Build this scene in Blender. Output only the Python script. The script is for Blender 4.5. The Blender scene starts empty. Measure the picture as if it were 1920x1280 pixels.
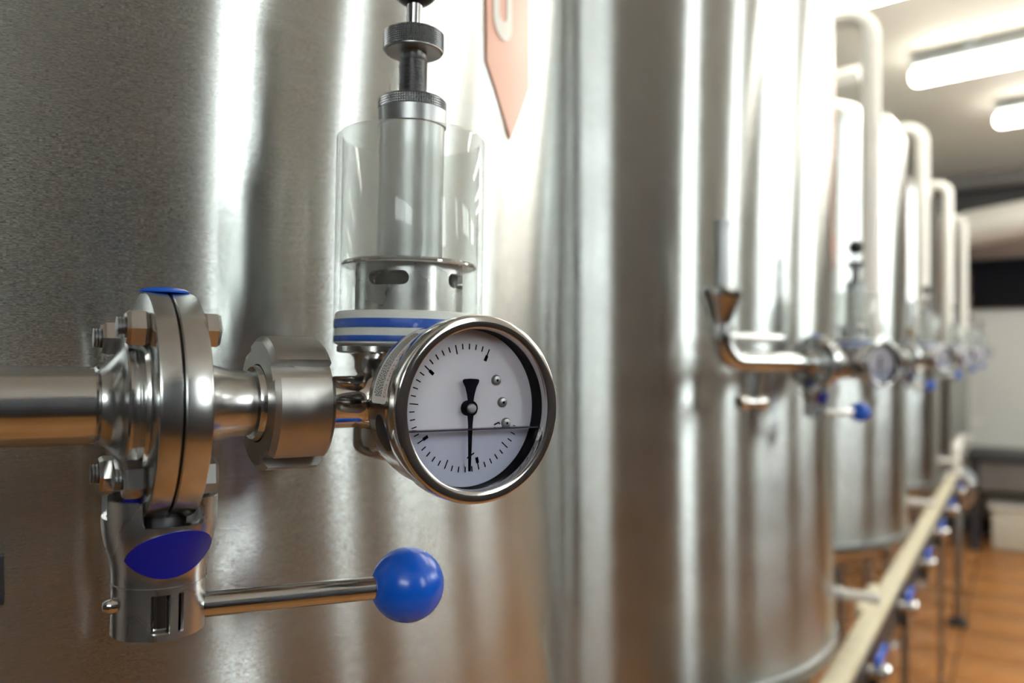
import bpy, bmesh, math, random
from mathutils import Vector, Matrix
from mathutils.geometry import tessellate_polygon
random.seed(7)
PI = math.pi
S = bpy.context.scene
COL = S.collection

# ------------------------------------------------------------------ camera, light, exposure
H = 1.30                                   # camera height over the floor
YAW = math.radians(32.62)                  # camera turned to the left of the tank row
cam_data = bpy.data.cameras.new('camera')
cam = bpy.data.objects.new('camera', cam_data)
COL.objects.link(cam)
cam.location = (0, 0, H)
cam.rotation_euler = (PI / 2, 0, YAW)
cam_data.sensor_width = 36
cam_data.lens = 36 * 1500 / 1920
cam_data.shift_y = 15 / 1920
cam_data.clip_start = 0.02
cam_data.dof.use_dof = True
cam_data.dof.focus_distance = 0.298
cam_data.dof.aperture_fstop = 6.6
S.camera = cam

world = bpy.data.worlds.new('daylight')
S.world = world
world.use_nodes = True
wn = world.node_tree
bgn = wn.nodes['Background']
bgn.inputs['Color'].default_value = (0.97, 1.0, 0.985, 1)
bgn.inputs['Strength'].default_value = 11.0

LAMP_POWER = 15.0
S.view_settings.view_transform = 'Standard'
S.view_settings.look = 'None'
S.view_settings.gamma = 1.0
S.view_settings.use_curve_mapping = False
S.view_settings.exposure = 0.4
S.cycles.use_denoising = True
S.cycles.max_bounces = 14
S.cycles.transmission_bounces = 12
S.cycles.transparent_max_bounces = 16
S.cycles.sample_clamp_indirect = 6.0

# ------------------------------------------------------------------ frames
CW, SW = math.cos(YAW), math.sin(YAW)
def c2w(X, Y, Z=0.0):                      # camera right / forward / up  ->  room (x across the aisle, y along the row)
    return Vector((X * CW - Y * SW, X * SW + Y * CW, Z + H))
def at(u, v, Y):                           # a sighted point at a measured depth
    return c2w((u - 960) / 1500 * Y, Y, (655 - v) / 1500 * Y)

# ------------------------------------------------------------------ materials
def nodes_of(name):
    m = bpy.data.materials.new(name)
    m.use_nodes = True
    nt = m.node_tree
    return m, nt, nt.nodes['Principled BSDF']
def setp(p, **k):
    for a, b in k.items():
        p.inputs[a.replace('_', ' ')].default_value = b
def rgb(r, g, b):
    return (r, g, b, 1)
def noise(nt, scale=(1, 1, 1), detail=4, sc=5.0, coord='Object'):
    tc = nt.nodes.new('ShaderNodeTexCoord')
    mp = nt.nodes.new('ShaderNodeMapping')
    mp.inputs['Scale'].default_value = scale
    n = nt.nodes.new('ShaderNodeTexNoise')
    n.inputs['Scale'].default_value = sc
    n.inputs['Detail'].default_value = detail
    nt.links.new(tc.outputs[coord], mp.inputs['Vector'])
    nt.links.new(mp.outputs['Vector'], n.inputs['Vector'])
    return n
def ramp(nt, src, lo, hi, c0, c1):
    r = nt.nodes.new('ShaderNodeValToRGB')
    r.color_ramp.elements[0].position = lo
    r.color_ramp.elements[1].position = hi
    r.color_ramp.elements[0].color = c0
    r.color_ramp.elements[1].color = c1
    nt.links.new(src, r.inputs['Fac'])
    return r
def mrange(nt, src, a, b, lo=0.3, hi=0.7):
    r = nt.nodes.new('ShaderNodeMapRange')
    r.inputs['From Min'].default_value = lo
    r.inputs['From Max'].default_value = hi
    r.inputs['To Min'].default_value = a
    r.inputs['To Max'].default_value = b
    nt.links.new(src, r.inputs['Value'])
    return r
def bump(nt, p, src, strength, dist):
    b = nt.nodes.new('ShaderNodeBump')
    b.inputs['Strength'].default_value = strength
    b.inputs['Distance'].default_value = dist
    nt.links.new(src, b.inputs['Height'])
    nt.links.new(b.outputs['Normal'], p.inputs['Normal'])
    return b
def plain(name, col, rough=0.5, metal=0.0, var=0.12, sc=30.0, bmp=0.0):
    m, nt, p = nodes_of(name)
    setp(p, Roughness=rough, Metallic=metal)
    n = noise(nt, sc=sc)
    lo = tuple(c * (1 - var) for c in col)
    hi = tuple(min(1, c * (1 + var)) for c in col)
    r = ramp(nt, n.outputs['Fac'], 0.3, 0.7, rgb(*lo), rgb(*hi))
    nt.links.new(r.outputs['Color'], p.inputs['Base Color'])
    if bmp:
        bump(nt, p, n.outputs['Fac'], bmp, 0.001)
    return m
def steel(name, col, r0, r1, sc=90.0, stretch=(1, 1, 1), bmp=0.05, dist=0.0003, var=0.1):
    m, nt, p = nodes_of(name)
    setp(p, Metallic=1.0)
    n = noise(nt, scale=stretch, sc=sc, detail=5)
    n2 = noise(nt, sc=sc * 0.25, detail=3)
    lo = tuple(c * (1 - var) for c in col)
    rr = ramp(nt, n2.outputs['Fac'], 0.2, 0.8, rgb(*lo), rgb(*col))
    nt.links.new(rr.outputs['Color'], p.inputs['Base Color'])
    r = mrange(nt, n2.outputs['Fac'], r0, r1, 0.1, 0.9)
    nt.links.new(r.outputs['Result'], p.inputs['Roughness'])
    bump(nt, p, n.outputs['Fac'], bmp, dist)
    return m
SCRATCH = 0.38
def brushed_tank():
    m, nt, p = nodes_of('brushed_stainless')
    setp(p, Metallic=1.0, Anisotropic=1.0)
    p.inputs['Anisotropic Rotation'].default_value = 0.25
    tg = nt.nodes.new('ShaderNodeTangent')
    tg.direction_type = 'RADIAL'
    tg.axis = 'Z'
    nt.links.new(tg.outputs['Tangent'], p.inputs['Tangent'])
    fine = noise(nt, scale=(1, 1, 90), sc=45.0, detail=5)
    big = noise(nt, scale=(1, 1, 2.2), sc=6.0, detail=4)
    c = ramp(nt, fine.outputs['Fac'], 0.25, 0.75, rgb(0.455, 0.475, 0.468), rgb(0.555, 0.575, 0.563))
    nt.links.new(c.outputs['Color'], p.inputs['Base Color'])
    r = mrange(nt, big.outputs['Fac'], 0.20, 0.26)
    nt.links.new(r.outputs['Result'], p.inputs['Roughness'])
    # brushing: every hair-fine scratch tips the surface a little up or down, never sideways
    tc = nt.nodes.new('ShaderNodeTexCoord')
    mp = nt.nodes.new('ShaderNodeMapping')
    mp.inputs['Scale'].default_value = (1000, 1000, 30000)
    nt.links.new(tc.outputs['Object'], mp.inputs['Vector'])
    fl_ = nt.nodes.new('ShaderNodeVectorMath')
    fl_.operation = 'FLOOR'
    nt.links.new(mp.outputs['Vector'], fl_.inputs[0])
    wn_ = nt.nodes.new('ShaderNodeTexWhiteNoise')
    wn_.noise_dimensions = '3D'
    nt.links.new(fl_.outputs['Vector'], wn_.inputs['Vector'])
    sp = nt.nodes.new('ShaderNodeSeparateColor')
    nt.links.new(wn_.outputs['Color'], sp.inputs['Color'])
    ad = nt.nodes.new('ShaderNodeMath')
    ad.operation = 'ADD'
    nt.links.new(sp.outputs['Red'], ad.inputs[0])
    nt.links.new(sp.outputs['Green'], ad.inputs[1])
    tilt = mrange(nt, ad.outputs['Value'], -SCRATCH, SCRATCH, 0.0, 2.0)
    cb = nt.nodes.new('ShaderNodeCombineXYZ')
    nt.links.new(tilt.outputs['Result'], cb.inputs['Z'])
    ge = nt.nodes.new('ShaderNodeNewGeometry')
    av = nt.nodes.new('ShaderNodeVectorMath')
    av.operation = 'ADD'
    nt.links.new(ge.outputs['Normal'], av.inputs[0])
    nt.links.new(cb.outputs['Vector'], av.inputs[1])
    nv = nt.nodes.new('ShaderNodeVectorMath')
    nv.operation = 'NORMALIZE'
    nt.links.new(av.outputs['Vector'], nv.inputs[0])
    nt.links.new(nv.outputs['Vector'], p.inputs['Normal'])
    return m
M = {}
M['tank'] = brushed_tank()
M['polished'] = steel('polished_steel', (0.62, 0.625, 0.62), 0.10, 0.24, sc=60)
M['satin'] = steel('satin_steel', (0.63, 0.62, 0.61), 0.20, 0.34, sc=160, bmp=0.08)
M['turned'] = steel('turned_steel', (0.58, 0.585, 0.58), 0.17, 0.30, sc=40, stretch=(9, 1, 1), bmp=0.06)
M['cast'] = steel('worn_steel', (0.50, 0.485, 0.465), 0.22, 0.42, sc=220, bmp=0.25, var=0.25)
M['zinc'] = steel('dull_grey_steel', (0.36, 0.365, 0.37), 0.30, 0.44, sc=160, bmp=0.12)
M['dull'] = steel('dull_sleeve_steel', (0.38, 0.395, 0.395), 0.30, 0.42, sc=120, bmp=0.15)
M['bolt'] = steel('bolt_steel', (0.56, 0.54, 0.52), 0.18, 0.32, sc=180, bmp=0.1)
M['mirror'] = steel('mirror_steel', (0.70, 0.68, 0.66), 0.05, 0.13, sc=30, bmp=0.02)
def plastic(name, col, rough=0.28, coat=0.0, spec=0.5):
    m, nt, p = nodes_of(name)
    setp(p, Roughness=rough)
    p.inputs['Coat Weight'].default_value = coat
    p.inputs['Specular IOR Level'].default_value = spec
    n = noise(nt, sc=400.0)
    r = ramp(nt, n.outputs['Fac'], 0.2, 0.8, rgb(*[c * 0.94 for c in col]), rgb(*col))
    nt.links.new(r.outputs['Color'], p.inputs['Base Color'])
    bump(nt, p, n.outputs['Fac'], 0.02, 0.0002)
    return m
M['blue'] = plastic('blue_plastic', (0.004, 0.10, 0.62), 0.24)
M['deep_blue'] = plastic('deep_blue_plastic', (0.0005, 0.005, 0.24), 0.4)
M['seal_blue'] = plastic('blue_seal_rubber', (0.003, 0.075, 0.44), 0.4)
M['black'] = plastic('black_plastic', (0.006, 0.006, 0.012), 0.3)
M['black_lining'] = plastic('black_lining', (0.003, 0.003, 0.006), 0.5, spec=0.1)
M['plug'] = plastic('pale_plug_plastic', (0.80, 0.81, 0.77), 0.35)
M['dial'] = plastic('dial_white', (0.72, 0.71, 0.77), 0.6)
M['ink'] = plastic('black_ink', (0.003, 0.003, 0.008), 0.6, spec=0.05)
M['paper'] = plastic('white_paper', (0.78, 0.76, 0.73), 0.5)
M['red_ink'] = plastic('red_ink', (0.62, 0.16, 0.12), 0.6)
M['text_ink'] = plastic('grey_ink', (0.05, 0.045, 0.045), 0.6)
M['red_label'] = plastic('salmon_label', (0.84, 0.42, 0.30), 0.35)
M['label_white'] = plastic('label_white', (0.82, 0.80, 0.74), 0.35)
def pane(name, tint, refl=1.5, rough=0.02):
    m = bpy.data.materials.new(name)
    m.use_nodes = True
    nt = m.node_tree
    nt.nodes.clear()
    o = nt.nodes.new('ShaderNodeOutputMaterial')
    mx = nt.nodes.new('ShaderNodeMixShader')
    fr = nt.nodes.new('ShaderNodeFresnel')
    fr.inputs['IOR'].default_value = refl
    tr = nt.nodes.new('ShaderNodeBsdfTransparent')
    tr.inputs['Color'].default_value = rgb(*tint)
    gl = nt.nodes.new('ShaderNodeBsdfGlossy')
    gl.inputs['Roughness'].default_value = rough
    ge = nt.nodes.new('ShaderNodeNewGeometry')          # only the outer face of a pane mirrors
    sb = nt.nodes.new('ShaderNodeMath')
    sb.operation = 'SUBTRACT'
    sb.inputs[0].default_value = 1.0
    sb.use_clamp = True
    ml = nt.nodes.new('ShaderNodeMath')
    ml.operation = 'MULTIPLY'
    nt.links.new(ge.outputs['Backfacing'], sb.inputs[1])
    nt.links.new(fr.outputs['Fac'], ml.inputs[0])
    nt.links.new(sb.outputs['Value'], ml.inputs[1])
    nt.links.new(ml.outputs['Value'], mx.inputs['Fac'])
    nt.links.new(tr.outputs['BSDF'], mx.inputs[1])
    nt.links.new(gl.outputs['BSDF'], mx.inputs[2])
    nt.links.new(mx.outputs['Shader'], o.inputs['Surface'])
    return m
M['lens'] = pane('gauge_glass', (0.97, 0.97, 0.98), 1.35)
M['glass'] = pane('window_glass', (0.95, 0.97, 0.97))
M['liquid'] = pane('glycerine', (0.93, 0.94, 0.97), 1.12)
def acrylic():
    """thin clear acrylic wall with a worn, slightly frosted upper part"""
    m = pane('clear_acrylic', (0.975, 0.985, 0.98), 1.42, 0.04)
    nt = m.node_tree
    out = [n for n in nt.nodes if n.type == 'OUTPUT_MATERIAL'][0]
    clear = out.inputs['Surface'].links[0].from_socket
    df = nt.nodes.new('ShaderNodeBsdfDiffuse')
    df.inputs['Color'].default_value = rgb(0.90, 0.92, 0.90)
    tl = nt.nodes.new('ShaderNodeBsdfTranslucent')
    tl.inputs['Color'].default_value = rgb(0.90, 0.92, 0.90)
    hz = nt.nodes.new('ShaderNodeMixShader')
    hz.inputs['Fac'].default_value = 0.6
    nt.links.new(df.outputs['BSDF'], hz.inputs[1])
    nt.links.new(tl.outputs['BSDF'], hz.inputs[2])
    fx = nt.nodes.new('ShaderNodeMixShader')
    hn = noise(nt, scale=(1, 1, 0.4), sc=45.0, detail=4)
    hm = mrange(nt, hn.outputs['Fac'], 0.15, 0.25, 0.15, 0.85)
    tcz = nt.nodes.new('ShaderNodeTexCoord')
    sx = nt.nodes.new('ShaderNodeSeparateXYZ')
    nt.links.new(tcz.outputs['Object'], sx.inputs['Vector'])
    fz = mrange(nt, sx.outputs['Z'], 0.2, 1.0, 0.078, 0.086)       # the foot below the lip disc stays clear
    mu = nt.nodes.new('ShaderNodeMath')
    mu.operation = 'MULTIPLY'
    nt.links.new(hm.outputs['Result'], mu.inputs[0])
    nt.links.new(fz.outputs['Result'], mu.inputs[1])
    nt.links.new(mu.outputs['Value'], fx.inputs['Fac'])
    nt.links.new(clear, fx.inputs[1])
    nt.links.new(hz.outputs['Shader'], fx.inputs[2])
    nt.links.new(fx.outputs['Shader'], out.inputs['Surface'])
    return m
M['acrylic'] = acrylic()
def emit(name, col, power):
    m = bpy.data.materials.new(name)
    m.use_nodes = True
    nt = m.node_tree
    nt.nodes.clear()
    o = nt.nodes.new('ShaderNodeOutputMaterial')
    e = nt.nodes.new('ShaderNodeEmission')
    e.inputs['Color'].default_value = rgb(*col)
    e.inputs['Strength'].default_value = power
    nt.links.new(e.outputs['Emission'], o.inputs['Surface'])
    return m
M['tube_light'] = emit('lit_diffuser', (1.0, 0.95, 0.83), LAMP_POWER)
M['ceiling'] = plain('ceiling_paint', (0.78, 0.76, 0.69), 0.7, var=0.04, sc=2)
M['wall'] = plain('wall_paint', (0.72, 0.72, 0.68), 0.6, var=0.05, sc=2)
M['darkener'] = plain('darkener_paint', (0.055, 0.06, 0.07), 0.7, var=0.08, sc=2)  # dark colour stands in for an unlit room end in the tank reflections
M['low_darkener'] = plain('low_darkener_board', (0.055, 0.053, 0.062), 0.6, var=0.1, sc=3)  # dark colour chosen to dim what the lower steel mirrors
M['dark_wall'] = plain('dark_panel_paint', (0.05, 0.048, 0.05), 0.6, var=0.15, sc=3)
M['brown'] = plain('brown_trim', (0.20, 0.14, 0.115), 0.6, var=0.15, sc=6)
M['beam'] = plain('grey_beam', (0.16, 0.15, 0.145), 0.6, var=0.1, sc=6)
M['grout'] = plain('dark_grout', (0.10, 0.05, 0.03), 0.8, sc=20)
def tile_mat():
    m, nt, p = nodes_of('terracotta_tile')
    n = noise(nt, sc=5.0, detail=5, coord='Object')
    oi = nt.nodes.new('ShaderNodeObjectInfo')
    r = ramp(nt, n.outputs['Fac'], 0.25, 0.75, rgb(0.42, 0.17, 0.048), rgb(0.64, 0.29, 0.09))
    hs = nt.nodes.new('ShaderNodeHueSaturation')
    mr = mrange(nt, oi.outputs['Random'], 0.82, 1.12, 0, 1)
    nt.links.new(mr.outputs['Result'], hs.inputs['Value'])
    nt.links.new(r.outputs['Color'], hs.inputs['Color'])
    nt.links.new(hs.outputs['Color'], p.inputs['Base Color'])
    setp(p, Roughness=0.34)
    bump(nt, p, n.outputs['Fac'], 0.1, 0.002)
    return m
M['tile'] = tile_mat()
M['cream'] = plain('cream_paint', (0.66, 0.60, 0.44), 0.45, var=0.10, sc=25)
M['charcoal'] = plain('charcoal_paint', (0.035, 0.035, 0.042), 0.5)
M['white_box'] = plain('white_plastic_box', (0.72, 0.70, 0.60), 0.5, var=0.06)
M['fixture'] = plain('grey_fixture', (0.35, 0.39, 0.41), 0.5, var=0.05)
M['white_metal'] = plain('pale_painted_metal', (0.80, 0.785, 0.735), 0.4, var=0.05)

# ------------------------------------------------------------------ mesh helpers
class MB:
    """collects shapes and links them as one mesh object"""
    def __init__(self):
        self.v = []
        self.f = []
    def add(self, vs, fs, mat=None):
        o = len(self.v)
        for p in vs:
            p = Vector(p)
            self.v.append(mat @ p if mat else p)
        self.f += [tuple(i + o for i in f) for f in fs]
        return self
    def box(self, x0, x1, y0, y1, z0, z1, mat=None, b=0.0):
        if b <= 0:
            vs = [(x, y, z) for z in (z0, z1) for y in (y0, y1) for x in (x0, x1)]
            fs = [(0, 2, 3, 1), (4, 5, 7, 6), (0, 1, 5, 4), (2, 6, 7, 3), (0, 4, 6, 2), (1, 3, 7, 5)]
            return self.add(vs, fs, mat)
        bm = bmesh.new()
        bmesh.ops.create_cube(bm, size=1.0)
        for q in bm.verts:
            q.co = Vector(((x0 + x1) / 2 + q.co.x * (x1 - x0), (y0 + y1) / 2 + q.co.y * (y1 - y0), (z0 + z1) / 2 + q.co.z * (z1 - z0)))
        bmesh.ops.bevel(bm, geom=bm.edges[:], offset=b, segments=2, affect='EDGES', profile=0.5)
        bm.verts.index_update()
        self.add([q.co for q in bm.verts], [[q.index for q in f.verts] for f in bm.faces], mat)
        bm.free()
        return self
    def lathe(self, prof, seg=48, mat=None, closed=False):
        """prof: (radius, z) list turned about z; ends on the axis close themselves"""
        vs, fs, rows = [], [], []
        for r, z in prof:
            if r < 1e-7:
                rows.append([len(vs)])
                vs.append((0, 0, z))
            else:
                rows.append(list(range(len(vs), len(vs) + seg)))
                vs += [(r * math.cos(2 * PI * i / seg), r * math.sin(2 * PI * i / seg), z) for i in range(seg)]
        pairs = list(zip(rows[:-1], rows[1:]))
        if closed:
            pairs.append((rows[-1], rows[0]))
        for a, b in pairs:
            for i in range(seg):
                j = (i + 1) % seg
                if len(a) == 1 and len(b) == 1:
                    continue
                if len(a) == 1:
                    fs.append((a[0], b[j], b[i]))
                elif len(b) == 1:
                    fs.append((a[i], a[j], b[0]))
                else:
                    fs.append((a[i], a[j], b[j], b[i]))
        return self.add(vs, fs, mat)
    def tube(self, pts, r, seg=20, caps=True, inner=None):
        pts = [Vector(p) for p in pts]
        n = len(pts)
        rs = r if isinstance(r, (list, tuple)) else [r] * n
        tang = []
        for i in range(n):
            a = pts[max(i - 1, 0)]
            b = pts[min(i + 1, n - 1)]
            tang.append((b - a).normalized())
        up = Vector((0, 0, 1)) if abs(tang[0].z) < 0.9 else Vector((1, 0, 0))
        nx = tang[0].cross(up).normalized()
        vs, fs = [], []
        for i in range(n):
            t = tang[i]
            nx = (nx - t * nx.dot(t)).normalized()
            ny = t.cross(nx)
            for k in range(seg):
                a = 2 * PI * k / seg
                vs.append(pts[i] + nx * math.cos(a) * rs[i] + ny * math.sin(a) * rs[i])
        for i in range(n - 1):
            for k in range(seg):
                j = (k + 1) % seg
                fs.append((i * seg + k, i * seg + j, (i + 1) * seg + j, (i + 1) * seg + k))
        if caps:
            fs.append(tuple(range(seg))[::-1])
            fs.append(tuple((n - 1) * seg + k for k in range(seg)))
        return self.add(vs, fs)
    def sphere(self, c, r, seg=40, ring=24, mat=None):
        prof = [(r * math.sin(PI * i / ring), -r * math.cos(PI * i / ring)) for i in range(ring + 1)]
        prof[0] = (0, -r)
        prof[-1] = (0, r)
        m = Matrix.Translation(Vector(c))
        return self.lathe(prof, seg, (mat @ m) if mat else m)
    def sheet(self, outline, holes, fn, thick, sx=None, sz=None):
        """flat outline with holes, cut into strips, mapped by fn(x, z, depth) and given a thickness"""
        polys = [[Vector((x, z, 0)) for x, z in outline]] + [[Vector((x, z, 0)) for x, z in h] for h in holes]
        flat = [p for q in polys for p in q]
        bm = bmesh.new()
        bv = [bm.verts.new(p) for p in flat]
        for t in tessellate_polygon(polys):
            try:
                bm.faces.new([bv[i] for i in t])
            except ValueError:
                pass
        bmesh.ops.recalc_face_normals(bm, faces=bm.faces[:])
        if bm.faces and sum(f.normal.z for f in bm.faces) < 0:
            bmesh.ops.reverse_faces(bm, faces=bm.faces[:])
        for axis, step in ((0, sx), (1, sz)):
            if not step:
                continue
            lo = min(v.co[axis] for v in bm.verts)
            hi = max(v.co[axis] for v in bm.verts)
            k = math.floor(lo / step) + 1
            while k * step < hi - 1e-9:
                co = Vector((0, 0, 0))
                co[axis] = k * step
                no = Vector((0, 0, 0))
                no[axis] = 1
                bmesh.ops.bisect_plane(bm, geom=bm.verts[:] + bm.edges[:] + bm.faces[:], plane_co=co, plane_no=no, dist=1e-7)
                k += 1
        bm.verts.index_update()
        n = len(bm.verts)
        vs = [fn(v.co.x, v.co.y, 0.0) for v in bm.verts] + [fn(v.co.x, v.co.y, thick) for v in bm.verts]
        fs = [tuple(v.index for v in f.verts) for f in bm.faces]
        fs += [tuple(v.index + n for v in reversed(f.verts)) for f in bm.faces]
        for e in bm.edges:
            if len(e.link_faces) == 1:
                a, b = e.verts[0].index, e.verts[1].index
                f = e.link_faces[0]
                vi = [v.index for v in f.verts]
                i = vi.index(a)
                if vi[(i + 1) % len(vi)] == b:
                    a, b = b, a
                fs.append((a, b, b + n, a + n))
        bm.free()
        return self.add(vs, fs)
    def build(self, name, mat, parent=None, origin=(0, 0, 0), smooth=35, fix=False):
        me = bpy.data.meshes.new(name)
        o = Vector(origin)
        me.from_pydata([v - o for v in self.v], [], self.f)
        if fix:
            bm = bmesh.new()
            bm.from_mesh(me)
            bmesh.ops.recalc_face_normals(bm, faces=bm.faces[:])
            bm.to_mesh(me)
            bm.free()
        me.materials.append(mat)
        if smooth:
            me.polygons.foreach_set('use_smooth', [True] * len(me.polygons))
            me.set_sharp_from_angle(angle=math.radians(smooth))
        me.update()
        ob = bpy.data.objects.new(name, me)
        COL.objects.link(ob)
        if parent:
            ob.parent = parent
        return ob
def tag(o, label, cat, group=None):
    o['label'] = label
    o['category'] = cat
    if group:
        o['group'] = group
    return o
def thing(name, loc, rz=0.0, label=None, cat=None, group=None):
    o = bpy.data.objects.new(name, None)
    o.empty_display_size = 0.05
    COL.objects.link(o)
    o.location = loc
    o.rotation_euler = (0, 0, rz)
    if label:
        tag(o, label, cat, group)
    return o
def struct(o):
    o['kind'] = 'structure'
    return o
def copy_tree(o, parent=None, skip=()):
    c = o.copy()
    COL.objects.link(c)
    c.parent = parent
    for ch in list(o.children):
        if ch.name.split('.')[0] not in skip:
            copy_tree(ch, c, skip)
    return c
def arc(c, r, a0, a1, n, ax=(1, 0, 0), ay=(0, 0, 1)):
    c, ax, ay = Vector(c), Vector(ax), Vector(ay)
    return [c + ax * r * math.cos(a0 + (a1 - a0) * i / n) + ay * r * math.sin(a0 + (a1 - a0) * i / n) for i in range(n + 1)]
def bend(pts, rad, n=8):
    """polyline with rounded corners"""
    pts = [Vector(p) for p in pts]
    out = [pts[0]]
    for a, b, c in zip(pts[:-2], pts[1:-1], pts[2:]):
        d0, d1 = (a - b).normalized(), (c - b).normalized()
        ang = d0.angle(d1)
        t = rad / math.tan(ang / 2)
        p0, p1 = b + d0 * t, b + d1 * t
        mid = b + (d0 + d1).normalized() * (rad / math.sin(ang / 2))
        e0, e1 = (p0 - mid), (p1 - mid)
        w = e0.angle(e1)
        for i in range(n + 1):
            s = i / n
            out.append(mid + (e0 * math.sin((1 - s) * w) + e1 * math.sin(s * w)) / math.sin(w))
    out.append(pts[-1])
    return out

# ------------------------------------------------------------------ room shell
WZ0, WZ1, FZ0 = 1.62, 2.42, 1.85
X0, X1, Y0, Y1 = -1.45, 2.05, -1.75, 6.62
CEIL = H + 1.21
fl = struct(MB().box(X0, X1, Y0, Y1, -0.05, -0.004).build('floor', M['grout'], smooth=0))
TS = 0.335
tile_me = None
gx = -0.241
ix0 = math.floor((X0 - gx) / TS)
for i in range(ix0, ix0 + 12):
    for j in range(24):
        xa, xb = gx + i * TS, gx + (i + 1) * TS
        ya, yb = Y0 + j * TS * 1.06, Y0 + (j + 1) * TS * 1.06
        if xa > X1 - 0.03 or xb < X0 + 0.03 or ya > Y1 - 0.03:
            continue
        g = 0.004
        if xa >= X0 and xb <= X1 and yb <= Y1 and tile_me:
            t = bpy.data.objects.new('tile', tile_me)
            COL.objects.link(t)
            t.parent = fl
        else:
            cx, cy = min(xb, X1) - max(xa, X0), min(yb, Y1) - max(ya, Y0)
            t = MB().box(max(0, X0 - xa) + g, TS - g - max(0, xb - X1), g, TS * 1.06 - g - max(0, yb - Y1), -0.004, 0.003, b=0.0015).build('tile', M['tile'], fl)
            if xa >= X0 and xb <= X1 and yb <= Y1:
                tile_me = t.data
        t.location = (xa, ya, random.uniform(-0.0006, 0.0006))
ce = struct(MB().box(X0, X1, Y0, Y1, CEIL, CEIL + 0.06).build('ceiling', M['ceiling'], smooth=0))
struct(MB().box(X0 - 0.1, X0, Y0, Y1, 0, CEIL).build('wall_left', M['wall'], smooth=0))
wb = struct(MB().box(X0, X1, Y1, Y1 + 0.1, 0, CEIL).build('wall_back', M['wall'], smooth=0))
STREAK_WINS = [(0.16, 0.50, 1.36), (1.22, 1.48, 1.60), (2.00, 3.2, 1.72), (3.8, 5.3, 1.72)]  # unseen windows, added and sized to put bright streaks on the tanks
struct(MB().sheet([(X0, 0), (X1, 0), (X1, CEIL), (X0, CEIL)], [[(0.35, FZ0), (1.75, FZ0), (1.75, WZ1), (0.35, WZ1)]], lambda x, z, d: Vector((x, Y0 - d, z)), 0.12).build('wall_front', M['darkener'], smooth=0, fix=True))
holes = [[(a, c), (b, c), (b, WZ1), (a, WZ1)] for a, b, c in STREAK_WINS]
struct(MB().sheet([(Y0, 0), (Y1, 0), (Y1, CEIL), (Y0, CEIL)], holes, lambda x, z, d: Vector((X1 + d, x, z)), 0.12).build('wall_right', M['wall'], smooth=0, fix=True))
for k, (a, b, c) in enumerate(STREAK_WINS):  # frames and panes of the added streak windows
    m = MB()
    for (p, q, r, s) in ((a, b, c, c + 0.05), (a, b, WZ1 - 0.05, WZ1), (a, a + 0.03, c + 0.05, WZ1 - 0.05), (b - 0.03, b, c + 0.05, WZ1 - 0.05)):
        m.box(X1 + 0.02, X1 + 0.07, p, q, r, s)
    w = struct(m.build('window_%d' % (k + 1), M['white_metal'], smooth=0))
    if b - a > 1:
      MB().box(X1 + 0.03, X1 + 0.06, (a + b) / 2 - 0.015, (a + b) / 2 + 0.015, c + 0.05, WZ1 - 0.05).build('mullion', M['white_metal'], w, smooth=0)
    MB().box(X1 + 0.043, X1 + 0.047, a + 0.03, b - 0.03, c + 0.05, WZ1 - 0.05).build('window_pane', M['glass'], w, smooth=0)
struct(MB().box(X1 - 0.02, X1, Y0, Y1, 0.0, 1.42).build('darkener_low', M['low_darkener'], smooth=0))  # unseen board added so the steel mirrors darkness around eye level
struct(MB().box(X1 - 0.02, X1, Y0, 0.08, 1.42, CEIL).build('darkener_high', M['darkener'], smooth=0))  # unseen dark sheet added to darken the left side of the nearest tank
m = MB()
for (p, q, r, u) in ((0.35, 1.75, FZ0, FZ0 + 0.05), (0.35, 1.75, WZ1 - 0.05, WZ1), (0.35, 0.40, FZ0 + 0.05, WZ1 - 0.05), (1.70, 1.75, FZ0 + 0.05, WZ1 - 0.05)):
    m.box(p, q, Y0 - 0.07, Y0 - 0.02, r, u)
w = struct(m.build('window_6', M['white_metal'], smooth=0))  # unseen window, added to brighten the left part of the second tank
MB().box(1.03, 1.07, Y0 - 0.06, Y0 - 0.03, FZ0 + 0.05, WZ1 - 0.05).build('mullion', M['white_metal'], w, smooth=0)
MB().box(0.40, 1.70, Y0 - 0.047, Y0 - 0.043, FZ0 + 0.05, WZ1 - 0.05).build('window_pane', M['glass'], w, smooth=0)
# back wall dressing
struct(MB().box(X0, X1, Y1 - 0.03, Y1, 0, 0.10).build('baseboard_back', M['charcoal'], smooth=0))
zb = lambda v: H + (655 - v) / 1500 * (Y1 * 0.842)
struct(MB().box(X0, X1, Y1 - 0.035, Y1, zb(402), CEIL).build('trim_1', M['dark_wall'], smooth=0))
struct(MB().box(X0, X1, Y1 - 0.03, Y1, zb(482), zb(440)).build('trim_2', M['brown'], smooth=0))
struct(MB().box(X0, X1, Y1 - 0.30, Y1 - 0.18, zb(372) + 0.06, CEIL).build('trim_3', M['beam'], smooth=0))
wbk = MB().box(-0.75, 1.7, Y1 - 0.06, Y1 - 0.0, zb(577), zb(484)).build('window_5', M['black_lining'], smooth=0)
struct(wbk)
MB().box(-0.70, 1.65, Y1 - 0.064, Y1 - 0.058, zb(570), zb(490)).build('window_pane', M['black_lining'], wbk, smooth=0)

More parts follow.
